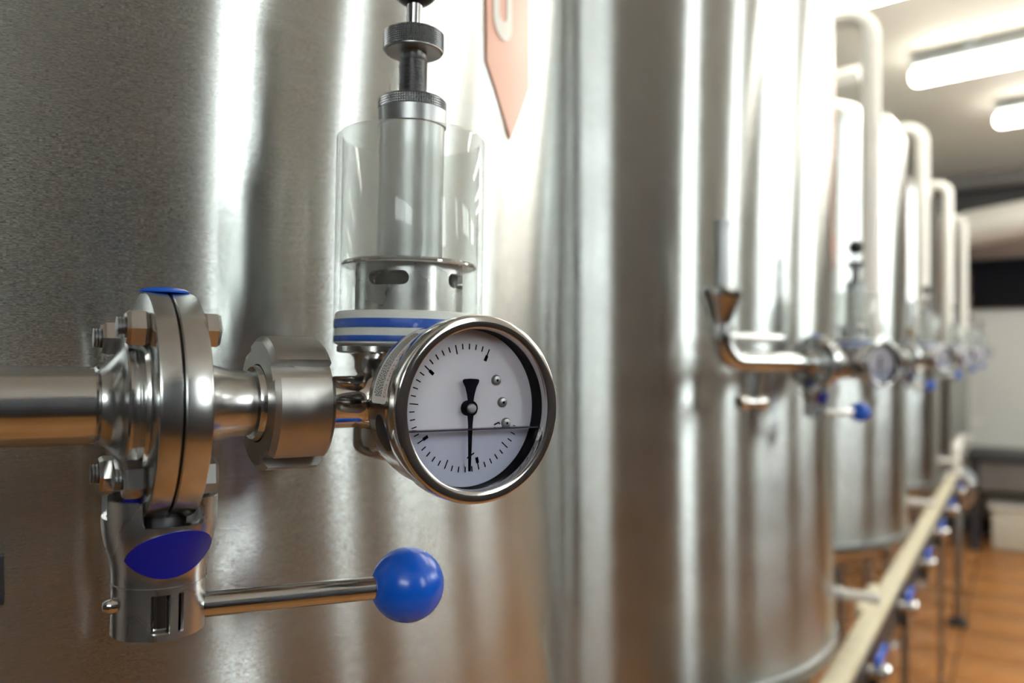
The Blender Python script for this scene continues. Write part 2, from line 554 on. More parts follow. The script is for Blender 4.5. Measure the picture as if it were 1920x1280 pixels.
# ------------------------------------------------------------------ ceiling lamps
LZ = 1.12
def lamp(loc, label):
    t = thing('strip_light', loc, math.radians(-9), label, 'lamp', 'strip lights across the ceiling')
    L = 1.25
    MB().box(0.01, L - 0.01, -0.045, 0.045, 0.036, 0.062, b=0.006).build('housing', M['fixture'], t)
    for x in (0.2, L - 0.24):
        MB().box(x, x + 0.04, -0.03, 0.03, 0.06, CEIL - loc[2]).build('mount', M['fixture'], t, smooth=0)
    R = Matrix.Rotation(PI / 2, 4, 'Y')
    r = 0.037
    prof = [(0, 0.0), (r * 0.6, 0.006), (r * 0.92, 0.018), (r, 0.036), (r, L - 0.036), (r * 0.92, L - 0.018), (r * 0.6, L - 0.006), (0, L)]
    MB().lathe(prof, 24, R).build('diffuser', M['tube_light'], t, smooth=60)
    return t
lamp((-0.531, 2.746, H + LZ), 'strip light mostly cut off by the top edge of the photo above the tanks')
lamp((-0.397, 3.675, H + LZ), 'long lit strip light in the upper right, middle one across the ceiling')
lamp((-0.123, 4.58, H + LZ), 'short visible end of a lit strip light nearest the back wall')
for k, y in enumerate((1.82,)):
    lamp((-0.62 - 0.05 * k, y, H + LZ), 'lit strip light above the aisle beside the second tank')

# ------------------------------------------------------------------ tanks
TX, T1, SP, R = -0.753, 0.388, 1.067, 0.47
NT = 6
ORD = ['nearest', 'second', 'third', 'fourth', 'fifth', 'farthest']
def tank():
    t = thing('storage_tank', (TX, T1, 0))
    z0, z1 = H - 0.53, H + 0.585
    prof = [(0.02, z0 - 0.16), (0.20, z0 - 0.10), (0.40, z0 - 0.045), (R - 0.03, z0 - 0.012), (R - 0.012, z0)]
    MB().lathe(prof, 128).build('cone_bottom', M['tank'], t)
    MB().lathe([(R - 0.012, z0), (R + 0.006, z0 + 0.001), (R + 0.008, z0 + 0.010), (R + 0.006, z0 + 0.020), (R, z0 + 0.022)], 192).build('bottom_rim', M['zinc'], t)
    MB().lathe([(R, z0 + 0.022)] + [(R, z0 + 0.022 + (z1 - z0 - 0.022) * i / 12) for i in range(1, 13)], 256).build('shell', M['tank'], t, smooth=60)
    kr = 0.09
    prof = [(R - kr + kr * math.cos(a), z1 + kr * math.sin(a)) for a in [PI / 2 * 0.72 * i / 8 for i in range(9)]]
    r0, zz = prof[-1]
    prof += [(r0 * (1 - s), zz + 0.05 * (1 - (1 - s) ** 2)) for s in [i / 10 for i in range(1, 7)]]
    prof += [(0.10, prof[-1][1] + 0.01)]
    MB().lathe(prof, 160).build('dome', M['tank'], t, smooth=60)
    zt = prof[-1][1]
    MB().lathe([(0.13, zt - 0.03), (0.13, zt + 0.035), (0.15, zt + 0.037), (0.15, zt + 0.05), (0.13, zt + 0.053), (0.0, zt + 0.07)], 64).build('manway', M['satin'], t)
    for k in range(4):
        a = PI / 4 + k * PI / 2
        x, y = 0.37 * math.cos(a), 0.37 * math.sin(a)
        MB().lathe([(0.0, 0.003), (0.05, 0.003), (0.05, 0.015), (0.027, 0.02), (0.027, z0 - 0.05), (0.0, z0 - 0.05)], 20, Matrix.Translation((x, y, 0))).build('leg', M['satin'], t)
    return t
def on_tank1(u, v):
    """where a sight line meets the shell of the nearest tank: azimuth about its axis and height"""
    d = c2w((u - 960) / 1500, 1.0) - Vector((0, 0, H))
    ox, oy = -TX, -T1
    a = d.x ** 2 + d.y ** 2
    b = 2 * (ox * d.x + oy * d.y)
    c = ox * ox + oy * oy - R * R
    s = (-b - math.sqrt(b * b - 4 * a * c)) / (2 * a)
    return math.atan2(oy + s * d.y, ox + s * d.x), H + (655 - v) / 1500 * s
t0 = tank()
aL, zA = on_tank1(910, 110)
aR, zB = on_tank1(990, 170)
aT, zT = on_tank1(955, 262)
onshell = lambda rr: (lambda x, z, d: Vector(((rr - d) * math.cos(x), (rr - d) * math.sin(x), z)))
aL2 = max(aL, aR); aR2 = min(aL, aR)
lab = MB().sheet([(aR2, zB), (aT, zT), (aL2, zA), (aL2, zA + 0.30), (aR2, zA + 0.30)], [], onshell(R + 0.0012), 0.001, sx=0.02).build('number_label', M['red_label'], t0, smooth=60, fix=True)
lab['label'] = 'salmon red pointed label with a white numeral'
# white numeral zero whose lower bow shows
bL, _ = on_tank1(921, 40)
bR, _ = on_tank1(955, 40)
_, zl = on_tank1(938, 76)
cxn, hw = (bL + bR) / 2, abs(bR - bL) / 2
def stadium(hw, hh, zc, n=10):
    rz = hw * R
    return [(cxn + hw * math.cos(a), zc - hh + rz + rz * math.sin(a)) for a in [PI + PI * i / n for i in range(n + 1)]] + \
           [(cxn + hw * math.cos(a), zc + hh - rz + rz * math.sin(a)) for a in [PI * i / n for i in range(n + 1)]]
zc = zl + 0.075
MB().sheet(stadium(hw, 0.075, zc), [stadium(hw * 0.42, 0.063, zc)], onshell(R + 0.002), 0.0012, sx=0.02).build('numeral', M['label_white'], lab, smooth=60, fix=True)
# name plate whose edge shows at the left border of the photo
n0, nz0 = on_tank1(7, 1130)
_, nz1 = on_tank1(7, 1043)
n1 = n0 - 0.16
MB().sheet([(n1, nz0), (n0, nz0), (n0, nz1), (n1, nz1)], [], onshell(R + 0.0025), 0.0025, sx=0.02).build('name_plate', M['charcoal'], t0, smooth=60, fix=True)

# ------------------------------------------------------------------ fittings of one tank, in the frame of the pipe run
# x runs along the pipe (to the right and away), y away from the viewer, z = height against the camera
TH = math.radians(33.5)
TILT = math.radians(1.2)
TEE = Vector((-0.0444, 0.3414))
FW = TH + YAW
def frame_point(x, y, z):
    d = Vector((math.cos(TH), math.sin(TH)))
    q = Vector((-math.sin(TH), math.cos(TH)))
    p = TEE + d * x + q * y
    return c2w(p.x, p.y, z)
def fthing(name, o):
    x, y, z = o
    t = thing(name, frame_point(x * math.cos(TILT) + z * math.sin(TILT), y, z * math.cos(TILT) - x * math.sin(TILT)), FW)
    t.rotation_euler = (0, TILT, FW)
    return t, o
RX = Matrix.Rotation(PI / 2, 4, 'Y')                    # lathe axis z -> x
PZ = -0.0218
def ax(x, y=0, z=PZ):
    return Matrix.Translation((x, y, z)) @ RX
FX = -0.0972                                            # valve centre along the pipe

def make_pipe():
    t, o = fthing('process_pipe', (-0.2, 0, PZ))
    r = 0.0133
    MB().lathe([(r * 0.85, -0.262), (r, -0.262), (r, FX - 0.0223), (r + 0.0005, FX - 0.0216), (r + 0.0002, FX - 0.0208), (r * 0.85, FX - 0.0208)], 64, ax(0), closed=True).build('straight_tube', M['polished'], t, o)
    el = arc((-0.262, 0, PZ + 0.038), 0.038, -PI / 2, -PI, 14)
    MB().tube(el, r, 28).build('elbow', M['polished'], t, o)
    xr = -0.300
    MB().lathe([(0, 0.018), (0.0165, 0.018), (0.0165, 0.026), (0.013, 0.028), (0.014, 0.033), (0.025, 0.062), (0.027, 0.066), (0.027, 0.073), (0.020, 0.078), (0.012, 0.08), (0, 0.08)], 40, Matrix.Translation((xr, 0, 0))).build('inlet_cone', M['polished'], t, o)
    MB().lathe([(0, 0.08), (0.0105, 0.08), (0.0105, 0.158), (0.0125, 0.159), (0.0125, 0.166), (0, 0.167)], 28, Matrix.Translation((xr, 0, 0))).build('riser', M['zinc'], t, o)
    MB().tube(bend([(xr + 0.012, 0, 0.012), (-0.165, 0, 0.012), (-0.165, 0.05, 0.012)], 0.012), 0.0055, 16).build('bypass_tube', M['polished'], t, o)
    dx = -0.236
    dn = MB().lathe([(0, -0.072), (0.0075, -0.072), (0.0075, PZ)], 24, Matrix.Translation((dx, 0, 0))).build('drain_branch', M['polished'], t, o)
    MB().lathe([(0, -0.03), (0.008, -0.028), (0.010, -0.022), (0.010, -0.012), (0.006, -0.008), (0.006, 0.008), (0.010, 0.012), (0.010, 0.022), (0.008, 0.028), (0, 0.03)], 24, ax(dx, 0, -0.078)).build('drain_cap', M['mirror'], dn, o)
    return t

def hexa(m, x0, x1, y, z, r, rot=0.0, cham=0.0012):
    prof = []
    rows = [(x0, r * 0.86), (x0 + cham, r), (x1 - cham, r), (x1, r * 0.86)]
    vs, fs = [], []
    for x, rr in rows:
        for k in range(6):
            a = rot + PI / 3 * k
            vs.append((x, y + rr * math.cos(a), z + rr * math.sin(a)))
    for i in range(3):
        for k in range(6):
            j = (k + 1) % 6
            fs.append((i * 6 + k, i * 6 + j, (i + 1) * 6 + j, (i + 1) * 6 + k))
    fs.append(tuple(range(6))[::-1])
    fs.append(tuple(18 + k for k in range(6)))
    return m.add(vs, fs)
def thread_prof(r, x0, x1, pitch, depth):
    n = max(2, int((x1 - x0) / pitch * 4))
    return [(r - depth * (0.5 - 0.5 * math.cos(2 * PI * i / 4)), x0 + (x1 - x0) * i / n) for i in range(n + 1)]

HX = FX + 0.0004                                        # lever housing axis
HYO = 0.0
def make_valve():
    t, o = fthing('butterfly_valve', (FX, 0, PZ - 0.081))
    FR, HT = 0.0402, 0.0100
    # left flange: disc, raised ring, weld neck
    prof = [(0.0120, -0.0207), (0.0135, -0.0207), (0.0139, -0.0198), (0.0146, -0.0183), (0.0160, -0.0167), (0.0182, -0.0153), (0.0200, -0.0142),
            (0.0235, -0.0140), (0.0240, -0.0133), (0.0240, -0.0106), (0.0236, -0.0100), (0.0262, -0.0090), (0.0266, -0.0083), (0.0268, -0.0078),
            (FR - 0.0012, -0.0077), (FR - 0.0003, -0.0073), (FR, -0.0065), (FR, -0.0008), (FR - 0.0007, -0.0003), (0.0120, -0.0003)]
    MB().lathe(prof, 128, ax(FX), closed=True).build('flange', M['turned'], t, o)
    prof = [(0.0120, 0.0003), (FR - 0.0007, 0.0003), (FR, 0.0008), (FR, 0.0079), (FR - 0.0003, 0.0087), (FR - 0.0012, 0.0091), (0.0230, 0.0092), (0.0185, 0.0104),
            (0.0158, 0.0135), (0.0140, 0.0185), (0.0126, 0.0240), (0.0122, 0.0320), (0.0122, 0.0332), (0.0100, 0.0332)]
    MB().lathe(prof, 128, ax(FX), closed=True).build('flange', M['turned'], t, o)
    MB().lathe([(0.012, -0.0003), (FR - 0.0018, -0.0003), (FR - 0.0018, 0.0003), (0.012, 0.0003)], 96, ax(FX), closed=True).build('gasket', M['black'], t, o)
    for sy in (-1, 1):
        for sz in (-1, 1):
            y = sy * 0.0165
            z = PZ + (0.0268 if sz > 0 else -0.0237) if sy < 0 else PZ + (0.0235 if sz > 0 else -0.0258)
            off = 0.0 if sy < 0 else 0.0034
            hr = (0.05 if sz > 0 else 0.42) if sy < 0 else (0.0 if sz > 0 else 0.16)
            st = MB().lathe([(0, FX - 0.0176 - off)] + thread_prof(0.0036, FX - 0.0174 - off, FX - 0.0080, 0.0011, 0.0004) + [(0.0037, FX + 0.012), (0, FX + 0.012)], 24, Matrix.Translation((0, y, z)) @ RX).build('stud', M['zinc'], t, o)
            hexa(MB(), FX - 0.0148 - off, FX - 0.0079 - off, y, z, 0.0066, hr).build('nut', M['bolt'], st, o, smooth=20)
            hexa(MB(), FX + 0.0092, FX + 0.0152, y, z, 0.0066, 0.06 if sz > 0 else 0.36).build('bolt_head', M['bolt'], st, o, smooth=20)
    # stem with its two blue bushings
    zt = PZ + FR
    MB().lathe([(0, zt - 0.0004), (0.0084, zt - 0.0002), (0.0086, zt + 0.0004), (0.0072, zt + 0.0012), (0.004, zt + 0.0018), (0, zt + 0.0020)], 40, Matrix.Translation((FX, 0, 0))).build('stem_cap', M['blue'], t, o)
    zb_ = PZ - FR
    MB().lathe([(0, zb_ + 0.004), (0.0090, zb_ + 0.004), (0.0090, zb_ - 0.004), (0, zb_ - 0.004)], 32, Matrix.Translation((FX, 0, 0))).build('stem', M['zinc'], t, o)
    MB().lathe([(0.0125, -0.0500), (0.0125, -0.0560), (0.0092, -0.0560), (0.0092, -0.0500)], 40, Matrix.Translation((HX, HYO, 0)), closed=True).build('stem_bushing', M['deep_blue'], t, o)
    # housing: tube with two notches for the flanges, flared on top
    z0, zn, zt = -0.1017, -0.0625, -0.0540
    def rad(z):
        s = min(1, max(0, (z + 0.083) / 0.021))
        s = s * s * (3 - 2 * s)
        return 0.0156 + 0.0036 * s
    def hmap(extra):
        def fn(x, z, d):
            r = rad(z) + extra - d
            a = x - PI / 2                             # angle 0 faces the viewer (-y)
            return Vector((HX + r * math.cos(a), HYO + r * math.sin(a), z))
        return fn
    D = math.radians
    w = D(33)
    ol = [(-PI, z0), (PI, z0), (PI, zn), (PI - w, zn), (PI - w, zt), (w + D(4), zt), (w + D(4), zn + 0.001), (w + D(2), zn), (-w + D(8), zn), (-w + D(6), zn + 0.001), (-w + D(6), zt), (-D(70), zt), (-D(70), zn + 0.002), (-D(106), zn + 0.002), (-D(106), zt), (-PI + w, zt), (-PI + w, zn), (-PI, zn)]
    def slot(a0, a1, za, zb__):
        return [(D(a0), za), (D(a1), za), (D(a1), zb__), (D(a0), zb__)]
    hs = MB().sheet(ol, [slot(-19, 4, -0.0995, -0.0862), slot(14, 21, -0.0995, -0.0862)], hmap(0), 0.0017, sx=D(5), sz=0.003).build('lever_housing', M['satin'], t, o, smooth=50, fix=True)
    MB().lathe([(0, -0.1014), (0.0138, -0.1014), (0.0138, -0.1006), (0.0122, -0.1004), (0.0125, -0.0665), (0, -0.0665)], 48, Matrix.Translation((HX, HYO, 0))).build('core', M['mirror'], hs, o)
    MB().lathe([(0.0154, -0.0850), (0.0159, -0.0848), (0.0159, -0.0838), (0.0154, -0.0836)], 64, Matrix.Translation((HX, HYO, 0)), closed=True).build('seam_ring', M['satin'], hs, o)
    # blue grip face: lens outline between two arcs
    n = 24
    up, lo = [], []
    for i in range(n + 1):
        s = -1 + 2 * i / n
        a = D(5) + D(54) * s
        e = (1 - s * s) ** 0.8
        tilt = -0.0725 + 0.0012 * s
        up.append((a, tilt + 0.0085 * e))
        lo.append((a, tilt - 0.0078 * e))
    MB().sheet(lo + up[::-1][1:-1], [], hmap(0.0006), 0.0012, sx=D(5)).build('grip_face', M['deep_blue'], hs, o, smooth=50, fix=True)
    # little screw on the left side
    MB().lathe([(0, 0.0034), (0.0014, 0.0032), (0.0026, 0.0018), (0.0028, 0), (0.0028, -0.002), (0, -0.002)], 24, Matrix.Translation((HX - 0.0154, HYO - 0.004, -0.0905)) @ Matrix.Rotation(-PI / 2, 4, 'Y')).build('screw', M['mirror'], hs, o)
    # lever with ball knob
    P1 = Vector((HX, HYO, -0.0950))
    ub = (772 - 960) / 1500 * 0.327
    bd = Vector((ub, 0.327)) - TEE
    d = Vector((math.cos(TH), math.sin(TH)))
    q = Vector((-math.sin(TH), math.cos(TH)))
    P2 = Vector((bd.dot(d), bd.dot(q), -0.0958))
    dr = (P2 - P1).normalized()
    lv = MB().tube([P1 + dr * 0.013, P2], 0.0046, 40).build('lever', M['polished'], t, o)
    rot = dr.to_track_quat('Z', 'Y').to_matrix().to_4x4()
    rb = 0.0149
    prof = [(0.0047, -rb * 0.93), (0.0058, -rb * 0.925)] + [(rb * math.sin(a), -rb * math.cos(a)) for a in [0.42 + (PI - 0.42) * i / 30 for i in range(31)]]
    prof[-1] = (0, rb)
    MB().lathe(prof, 64, Matrix.Translation(P2) @ rot).build('ball_knob', M['blue'], lv, o, smooth=40)
    return t

def make_union():
    xc = None
    x0, x1 = -0.0635, -0.0408
    t, o = fthing('union_nut', ((x0 + x1) / 2, 0, PZ - 0.026))
    # slotted round nut, section swept along x with four rectangular notches
    Ro, Rn = 0.0258, 0.0219
    sec = []
    slots = [math.radians(a) for a in (32, 122, 212, 302)]
    hwid = math.radians(9.3)
    N = 144
    for i in range(N):
        a = 2 * PI * i / N
        inn = False
        for s in slots:
            dlt = (a - s + PI) % (2 * PI) - PI
            if abs(dlt) < hwid:
                inn = True
        sec.append((a, Rn if inn else Ro))
    # sharpen slot walls
    pts = []
    for i, (a, r) in enumerate(sec):
        pr = sec[i - 1][1]
        if pr != r:
            am = a - PI / N
            pts.append((am, pr))
            pts.append((am, r))
        pts.append((a, r))
    def ring(x, k, lim):
        return [(x, -min(r, lim) * k * math.cos(a), PZ + min(r, lim) * k * math.sin(a)) for a, r in pts]
    n = len(pts)
    ri = 0.0150
    rows = [[(x0, -ri * math.cos(a), PZ + ri * math.sin(a)) for a, r in pts],
            ring(x0, 1, Ro - 0.0022), ring(x0 + 0.0018, 1, Ro), ring(x1 - 0.0018, 1, Ro), ring(x1, 1, Ro - 0.0018),
            [(x1, -0.0115 * math.cos(a), PZ + 0.0115 * math.sin(a)) for a, r in pts]]
    vs = [p for r in rows for p in r]
    fs = []
    for i in range(len(rows)):
        for k in range(n):
            j = (k + 1) % n
            i2 = (i + 1) % len(rows)
            fs.append((i * n + k, i * n + j, i2 * n + j, i2 * n + k))
    MB().add(vs, fs).build('slotted_nut', M['cast'], t, o, smooth=25, fix=True)
    MB().lathe([(0.0100, x0 - 0.0004), (0.0122, x0 - 0.0004), (0.0138, x0 - 0.0022), (0.0144, x0 - 0.0008), (0.0146, x0 + 0.003), (0.0100, x0 + 0.003)], 64, ax(0), closed=True).build('liner', M['polished'], t, o)
    return t

def knurl(m, r, z0, z1, cols, rows, depth, mat):
    vs, fs = [], []
    for j in range(rows + 1):
        for i in range(cols):
            a = 2 * PI * i / cols
            vs.append(((r - depth) * math.cos(a), (r - depth) * math.sin(a), z0 + (z1 - z0) * j / rows))
    b = len(vs)
    for j in range(rows):
        for i in range(cols):
            a = 2 * PI * (i + 0.5) / cols
            vs.append((r * math.cos(a), r * math.sin(a), z0 + (z1 - z0) * (j + 0.5) / rows))
            k = (i + 1) % cols
            q = [j * cols + i, j * cols + k, (j + 1) * cols + k, (j + 1) * cols + i]
            c = b + j * cols + i
            for e in range(4):
                fs.append((q[e], q[(e + 1) % 4], c))
    return m.add(vs, fs, mat)

def make_relief():
    t, o = fthing('pressure_relief_valve', (0, 0, -0.0454))
    I = Matrix.Translation((0, 0, 0))
    rt = 0.0224
    prof = [(0, -0.0454), (rt - 0.006, -0.0454)] + [(rt - 0.006 + 0.006 * math.sin(a), -0.0394 - 0.006 * math.cos(a)) for a in [PI / 2 * i / 6 for i in range(1, 7)]]
    prof += [(rt, -0.034), (rt, -0.0325), (rt - 0.0012, -0.031), (rt - 0.0012, -0.0105), (rt, -0.008), (rt, -0.0052), (rt + 0.0006, -0.0035), (rt + 0.002, -0.0022), (0.0290, -0.0018), (0.0298, -0.0012), (0.0298, 0.0008), (0.0290, 0.0014), (0, 0.0014)]
    MB().lathe(prof, 80, I).build('tee_body', M['polished'], t, o)
    MB().lathe([(0.0090, -0.0405), (0.0107, -0.0405), (0.0107, -0.026), (0.0107, -0.0235), (0.0118, -0.0215), (0.0135, -0.0200), (0.0135, -0.0150), (0.009, -0.015)], 56, ax(0), closed=True).build('side_tube', M['mirror'], t, o)
    # stub that carries the fitting on the tank shell
    w = frame_point(0, 0, -0.024)
    v = Vector((TX, T1)) - Vector((w.x, w.y))
    gap = v.length - R
    ang = math.atan2(v.y, v.x) - FW
    a, b = Vector((0, 0, -0.024)), Vector((math.cos(ang) * (gap - 0.0003), math.sin(ang) * (gap - 0.0003), -0.024))
    MB().tube([a, b], 0.0078, 24).build('mounting_stub', M['polished'], t, o)
    # clear jar on its plug with two blue sealing rings
    ro, ri = 0.0314, 0.0290
    MB().lathe([(ri, 0.0018), (ro - 0.0004, 0.0018), (ro, 0.0022), (ro, 0.0885), (ro - 0.0012, 0.0898), (ri + 0.0004, 0.0898), (ri, 0.0894)], 128, I, closed=True).build('clear_jar', M['acrylic'], t, o, smooth=50)
    rp = ro - 0.0006
    MB().lathe([(0, 0.0014), (rp - 0.0012, 0.0014), (rp, 0.0020), (rp, 0.0142), (rp - 0.001, 0.0152), (0, 0.0152)], 96, I).build('jar_plug', M['plug'], t, o)
    for za, zb2 in ((0.0026, 0.0053), (0.0081, 0.0121)):
        MB().lathe([(rp - 0.002, za), (rp + 0.0003, za + 0.0002), (rp + 0.0005, (za + zb2) / 2), (rp + 0.0003, zb2 - 0.0002), (rp - 0.002, zb2)], 96, I, closed=True).build('seal_ring', M['seal_blue'], t, o)
    # vent cup with oblong openings
    rc = 0.0227
    za, zc2 = 0.0150, 0.0345
    holes = []
    for k in range(4):
        ac = math.radians(-139 + 90 * k)
        hl, hr = 0.0090 / rc, 0.0029
        zs = 0.0286
        rx = hr / rc
        h = [(ac + hl - rx + rx * math.cos(q), zs + hr * math.sin(q)) for q in [-PI / 2 + PI * i / 8 for i in range(9)]]
        h += [(ac - hl + rx + rx * math.cos(q), zs + hr * math.sin(q)) for q in [PI / 2 + PI * i / 8 for i in range(9)]]
        holes.append(h)
    a0 = math.radians(-104 + 45 - 180)
    lo = math.radians(-139 - 45)
    hi = lo + 2 * PI
    def cup(x, z, d):
        return Vector(((rc - d) * math.cos(x), (rc - d) * math.sin(x), z))
    MB().sheet([(lo, za), (hi, za), (hi, zc2), (lo, zc2)], holes, cup, 0.0022, sx=math.radians(5)).build('vent_cup', M['satin'], t, o, smooth=50, fix=True)
    MB().lathe([(0, 0.0345), (0.0280, 0.0345), (0.0286, 0.0350), (0.0286, 0.0358), (0.0276, 0.0366), (0.0155, 0.0372), (0.0155, 0.0376), (0, 0.0376)], 96, I).build('lip_disc', M['mirror'], t, o)
    MB().lathe([(0, 0.0370), (0.0138, 0.0370), (0.0138, 0.0945), (0, 0.0945)], 64, I).build('spring_tube', M['dull'], t, o)
    m = MB().lathe([(0, 0.0945), (0.0140, 0.0945), (0.0145, 0.0949), (0.0146, 0.1015), (0.0142, 0.1018)], 80, I)
    knurl(m, 0.0147, 0.1018, 0.1058, 84, 4, 0.0007, I)
    m.lathe([(0.0142, 0.1058), (0.0135, 0.1066), (0, 0.1066)], 84, I)
    m.build('knurled_collar', M['zinc'], t, o, smooth=20)
    prof = [(0, 0.1060)] + thread_prof(0.0061, 0.1062, 0.1228, 0.00137, 0.0012) + [(0.0050, 0.1235), (0.0056, 0.1243), (0.0056, 0.1285), (0, 0.1285)]
    MB().lathe(prof, 48, I).build('threaded_spindle', M['zinc'], t, o, smooth=50)
    m = MB().lathe([(0, 0.1268), (0.0118, 0.1268), (0.0125, 0.1272), (0.0125, 0.1276)], 90, I)
    knurl(m, 0.0131, 0.1276, 0.1350, 84, 8, 0.0009, I)
    m.lathe([(0.0125, 0.1350), (0.0118, 0.1355), (0, 0.1355)], 90, I)
    m.build('knurled_knob', M['zinc'], t, o, smooth=20)
    MB().lathe([(0, 0.1350), (0.0033, 0.1350), (0.0033, 0.150), (0, 0.150)], 32, I).build('pull_rod', M['polished'], t, o)
    MB().sphere((0, 0, 0.1585), 0.0115).build('pull_knob', M['black'], t, o)
    return t

def text_mesh(body, size):
    cu = bpy.data.curves.new('lettering', 'FONT')
    cu.body = body
    cu.size = size
    ob = bpy.data.objects.new('lettering', cu)
    COL.objects.link(ob)
    dg = bpy.context.evaluated_depsgraph_get()
    me = bpy.data.meshes.new_from_object(ob.evaluated_get(dg))
    vs = [v.co.copy() for v in me.vertices]
    fs = [tuple(p.vertices) for p in me.polygons]
    bpy.data.objects.remove(ob)
    bpy.data.curves.remove(cu)
    bpy.data.meshes.remove(me)
    return vs, fs

GD = 0.0603
GX = 0.0006                                             # gauge front ahead of the tee axis
GZ = -0.0219
def make_gauge():
    t, o = fthing('pressure_gauge', (0, -GD + 0.028, GZ - 0.0315))
    # local face frame: X right, Y up, Z out of the face, origin at bezel front
    G = Matrix.Translation((GX, -GD, GZ)) @ Matrix.Rotation(PI / 2, 4, 'X')
    rb, rc, rw = 0.0345, 0.0316, 0.0294
    cs = MB().lathe([(0, -0.0320), (0.0285, -0.0320), (0.0303, -0.0314), (0.0314, -0.0302), (rc, -0.0285), (rc, -0.0095), (rc - 0.001, -0.0085), (0.0303, -0.0085)], 128, G)
    cs = cs.build('case', M['polished'], t, o)
    MB().lathe([(0.0303, -0.0092), (0.0325, -0.0096), (0.0340, -0.0090), (rb, -0.0080), (rb, -0.0014), (0.0343, -0.0007), (0.0340, -0.0002), (0.0336, 0.0), (0.0303, 0.0), (0.0298, -0.0003), (0.0296, -0.0010), (0.0295, -0.0018), (rw, -0.0028), (rw, -0.0034), (0.0303, -0.0040)], 160, G, closed=True).build('bezel', M['mirror'], t, o, smooth=40)
    MB().lathe([(0.0303, -0.0045), (0.0297, -0.0042), (0.0295, -0.0104), (0.0303, -0.0104)], 96, G, closed=True).build('inner_wall', M['black_lining'], t, o)
    dial = MB().lathe([(0, -0.0110), (0, -0.0105), (0.0296, -0.0105), (0.0296, -0.0110)], 96, G).build('dial', M['dial'], t, o, smooth=20, fix=True)
    zi = -0.01044
    def bar(m, a, r0, r1, w, z=zi, th=0.00012):
        d = Vector((math.sin(a), math.cos(a), 0))
        q = Vector((d.y, -d.x, 0)) * w / 2
        vs = [d * r0 - q, d * r0 + q, d * r1 + q, d * r1 - q]
        vs = [Vector((p.x, p.y, z)) for p in vs] + [Vector((p.x, p.y, z + th)) for p in vs]
        return m.add(vs, [(3, 2, 1, 0), (4, 5, 6, 7), (0, 1, 5, 4), (1, 2, 6, 5), (2, 3, 7, 6), (3, 0, 4, 7)], G)
    for i in range(39):
        a = math.radians(22.7 - 7.2 * i)
        m = MB()
        if i % 10 == 0:
            bar(m, a, 0.0200, 0.0240, 0.00042)
            bar(m, a, 0.0192, 0.0214, 0.0012)
        else:
            bar(m, a, 0.0206 if i % 5 == 0 else 0.0220, 0.0241, 0.00042)
        m.build('tick_mark', M['ink'], dial, o, smooth=0, fix=True)
    # needle: tip down, splayed tail up
    zn = -0.0078
    ol = [(-0.0011, 0.0026), (-0.0013, -0.002), (-0.0009, -0.0060), (-0.00045, -0.0234), (0.00045, -0.0234), (0.0009, -0.0060), (0.0013, -0.002), (0.0011, 0.0026), (0.0015, 0.0050), (0.0023, 0.0078), (0.0033, 0.0096), (0.0035, 0.0104), (0.0030, 0.0109), (0.0, 0.0111), (-0.0030, 0.0109), (-0.0035, 0.0104), (-0.0033, 0.0096), (-0.0023, 0.0078), (-0.0015, 0.0050)]
    nd = MB().sheet(ol, [], lambda x, z, d: G @ Vector((x, z, zn - d)), 0.0004).build('needle', M['ink'], t, o, smooth=0, fix=True)
    MB().lathe([(0, zn - 0.0025), (0.0029, zn - 0.0025), (0.0029, zn + 0.0002), (0, zn + 0.0002)], 32, G).build('hub', M['ink'], nd, o)
    MB().lathe([(0, zn), (0.0019, zn), (0.0019, zn + 0.0009), (0.0015, zn + 0.0013), (0, zn + 0.0014)], 32, G).build('hub_pin', M['zinc'], nd, o)
    MB().sheet([(-0.0013, -0.0181), (-0.0013, -0.0186), (0.0016, -0.0169), (0.0016, -0.0164)], [], lambda x, z, d: G @ Vector((x, z, zn + 0.0003 - d)), 0.0003).build('needle_mark', M['ink'], nd, o, smooth=0, fix=True)
    for sx, sy in ((0.0124, 0.0104), (0.0154, 0.0019), (0.0172, -0.0061)):
        T = G @ Matrix.Translation((sx, sy, -0.0105))
        sc = MB().lathe([(0, 0), (0.0020, 0), (0.0020, 0.0006), (0.0016, 0.0012), (0.0008, 0.0014), (0, 0.0014)], 28, T).build('screw', M['zinc'], dial, o)
        MB().lathe([(0, 0.00142), (0.00055, 0.00142), (0.0005, 0.00150), (0, 0.00150)], 6, T).build('screw_socket', M['ink'], sc, o)
    # stop pin near the third screw
    MB().tube([G @ Vector((0.0120, -0.0066, -0.0102)), G @ Vector((0.0140, -0.0058, -0.0102)), G @ Vector((0.0144, -0.0064, -0.0102))], 0.0003, 8).build('stop_pin', M['ink'], dial, o)
    # glycerine filling the lower part and the glass in front
    yl = -0.0077
    rl = 0.0293
    a0 = math.asin(-yl / rl)
    seg = [(rl * math.cos(a), rl * math.sin(a)) for a in [-a0 - (PI - 2 * a0) * i / 40 for i in range(41)]]
    MB().sheet(seg, [], lambda x, z, d: G @ Vector((x, z, -0.0042 - d)), 0.0044).build('liquid', M['liquid'], t, o, smooth=30, fix=True)
    xh = rl * math.cos(a0)
    MB().box(-xh, xh, yl - 0.0001, yl + 0.0005, -0.0075, -0.0041, G).build('liquid_surface', plain('meniscus', (0.04, 0.04, 0.07), 0.15), t, o, smooth=0)
    MB().lathe([(0, -0.0036), (rw + 0.0004, -0.0036), (rw + 0.0004, -0.0032), (0, -0.0032)], 96, G).build('gauge_glass', M['lens'], t, o)
    # warning sticker wrapped on the case
    def cyl(x, z, d):
        r = rc + 0.0002 - d
        return G @ Vector((r * math.cos(x), r * math.sin(x), z))
    aa, ab = math.radians(177), math.radians(112)
    za, zb2 = -0.0262, -0.0142
    rr, rz = 0.0014 / rc, 0.0014
    sk = []
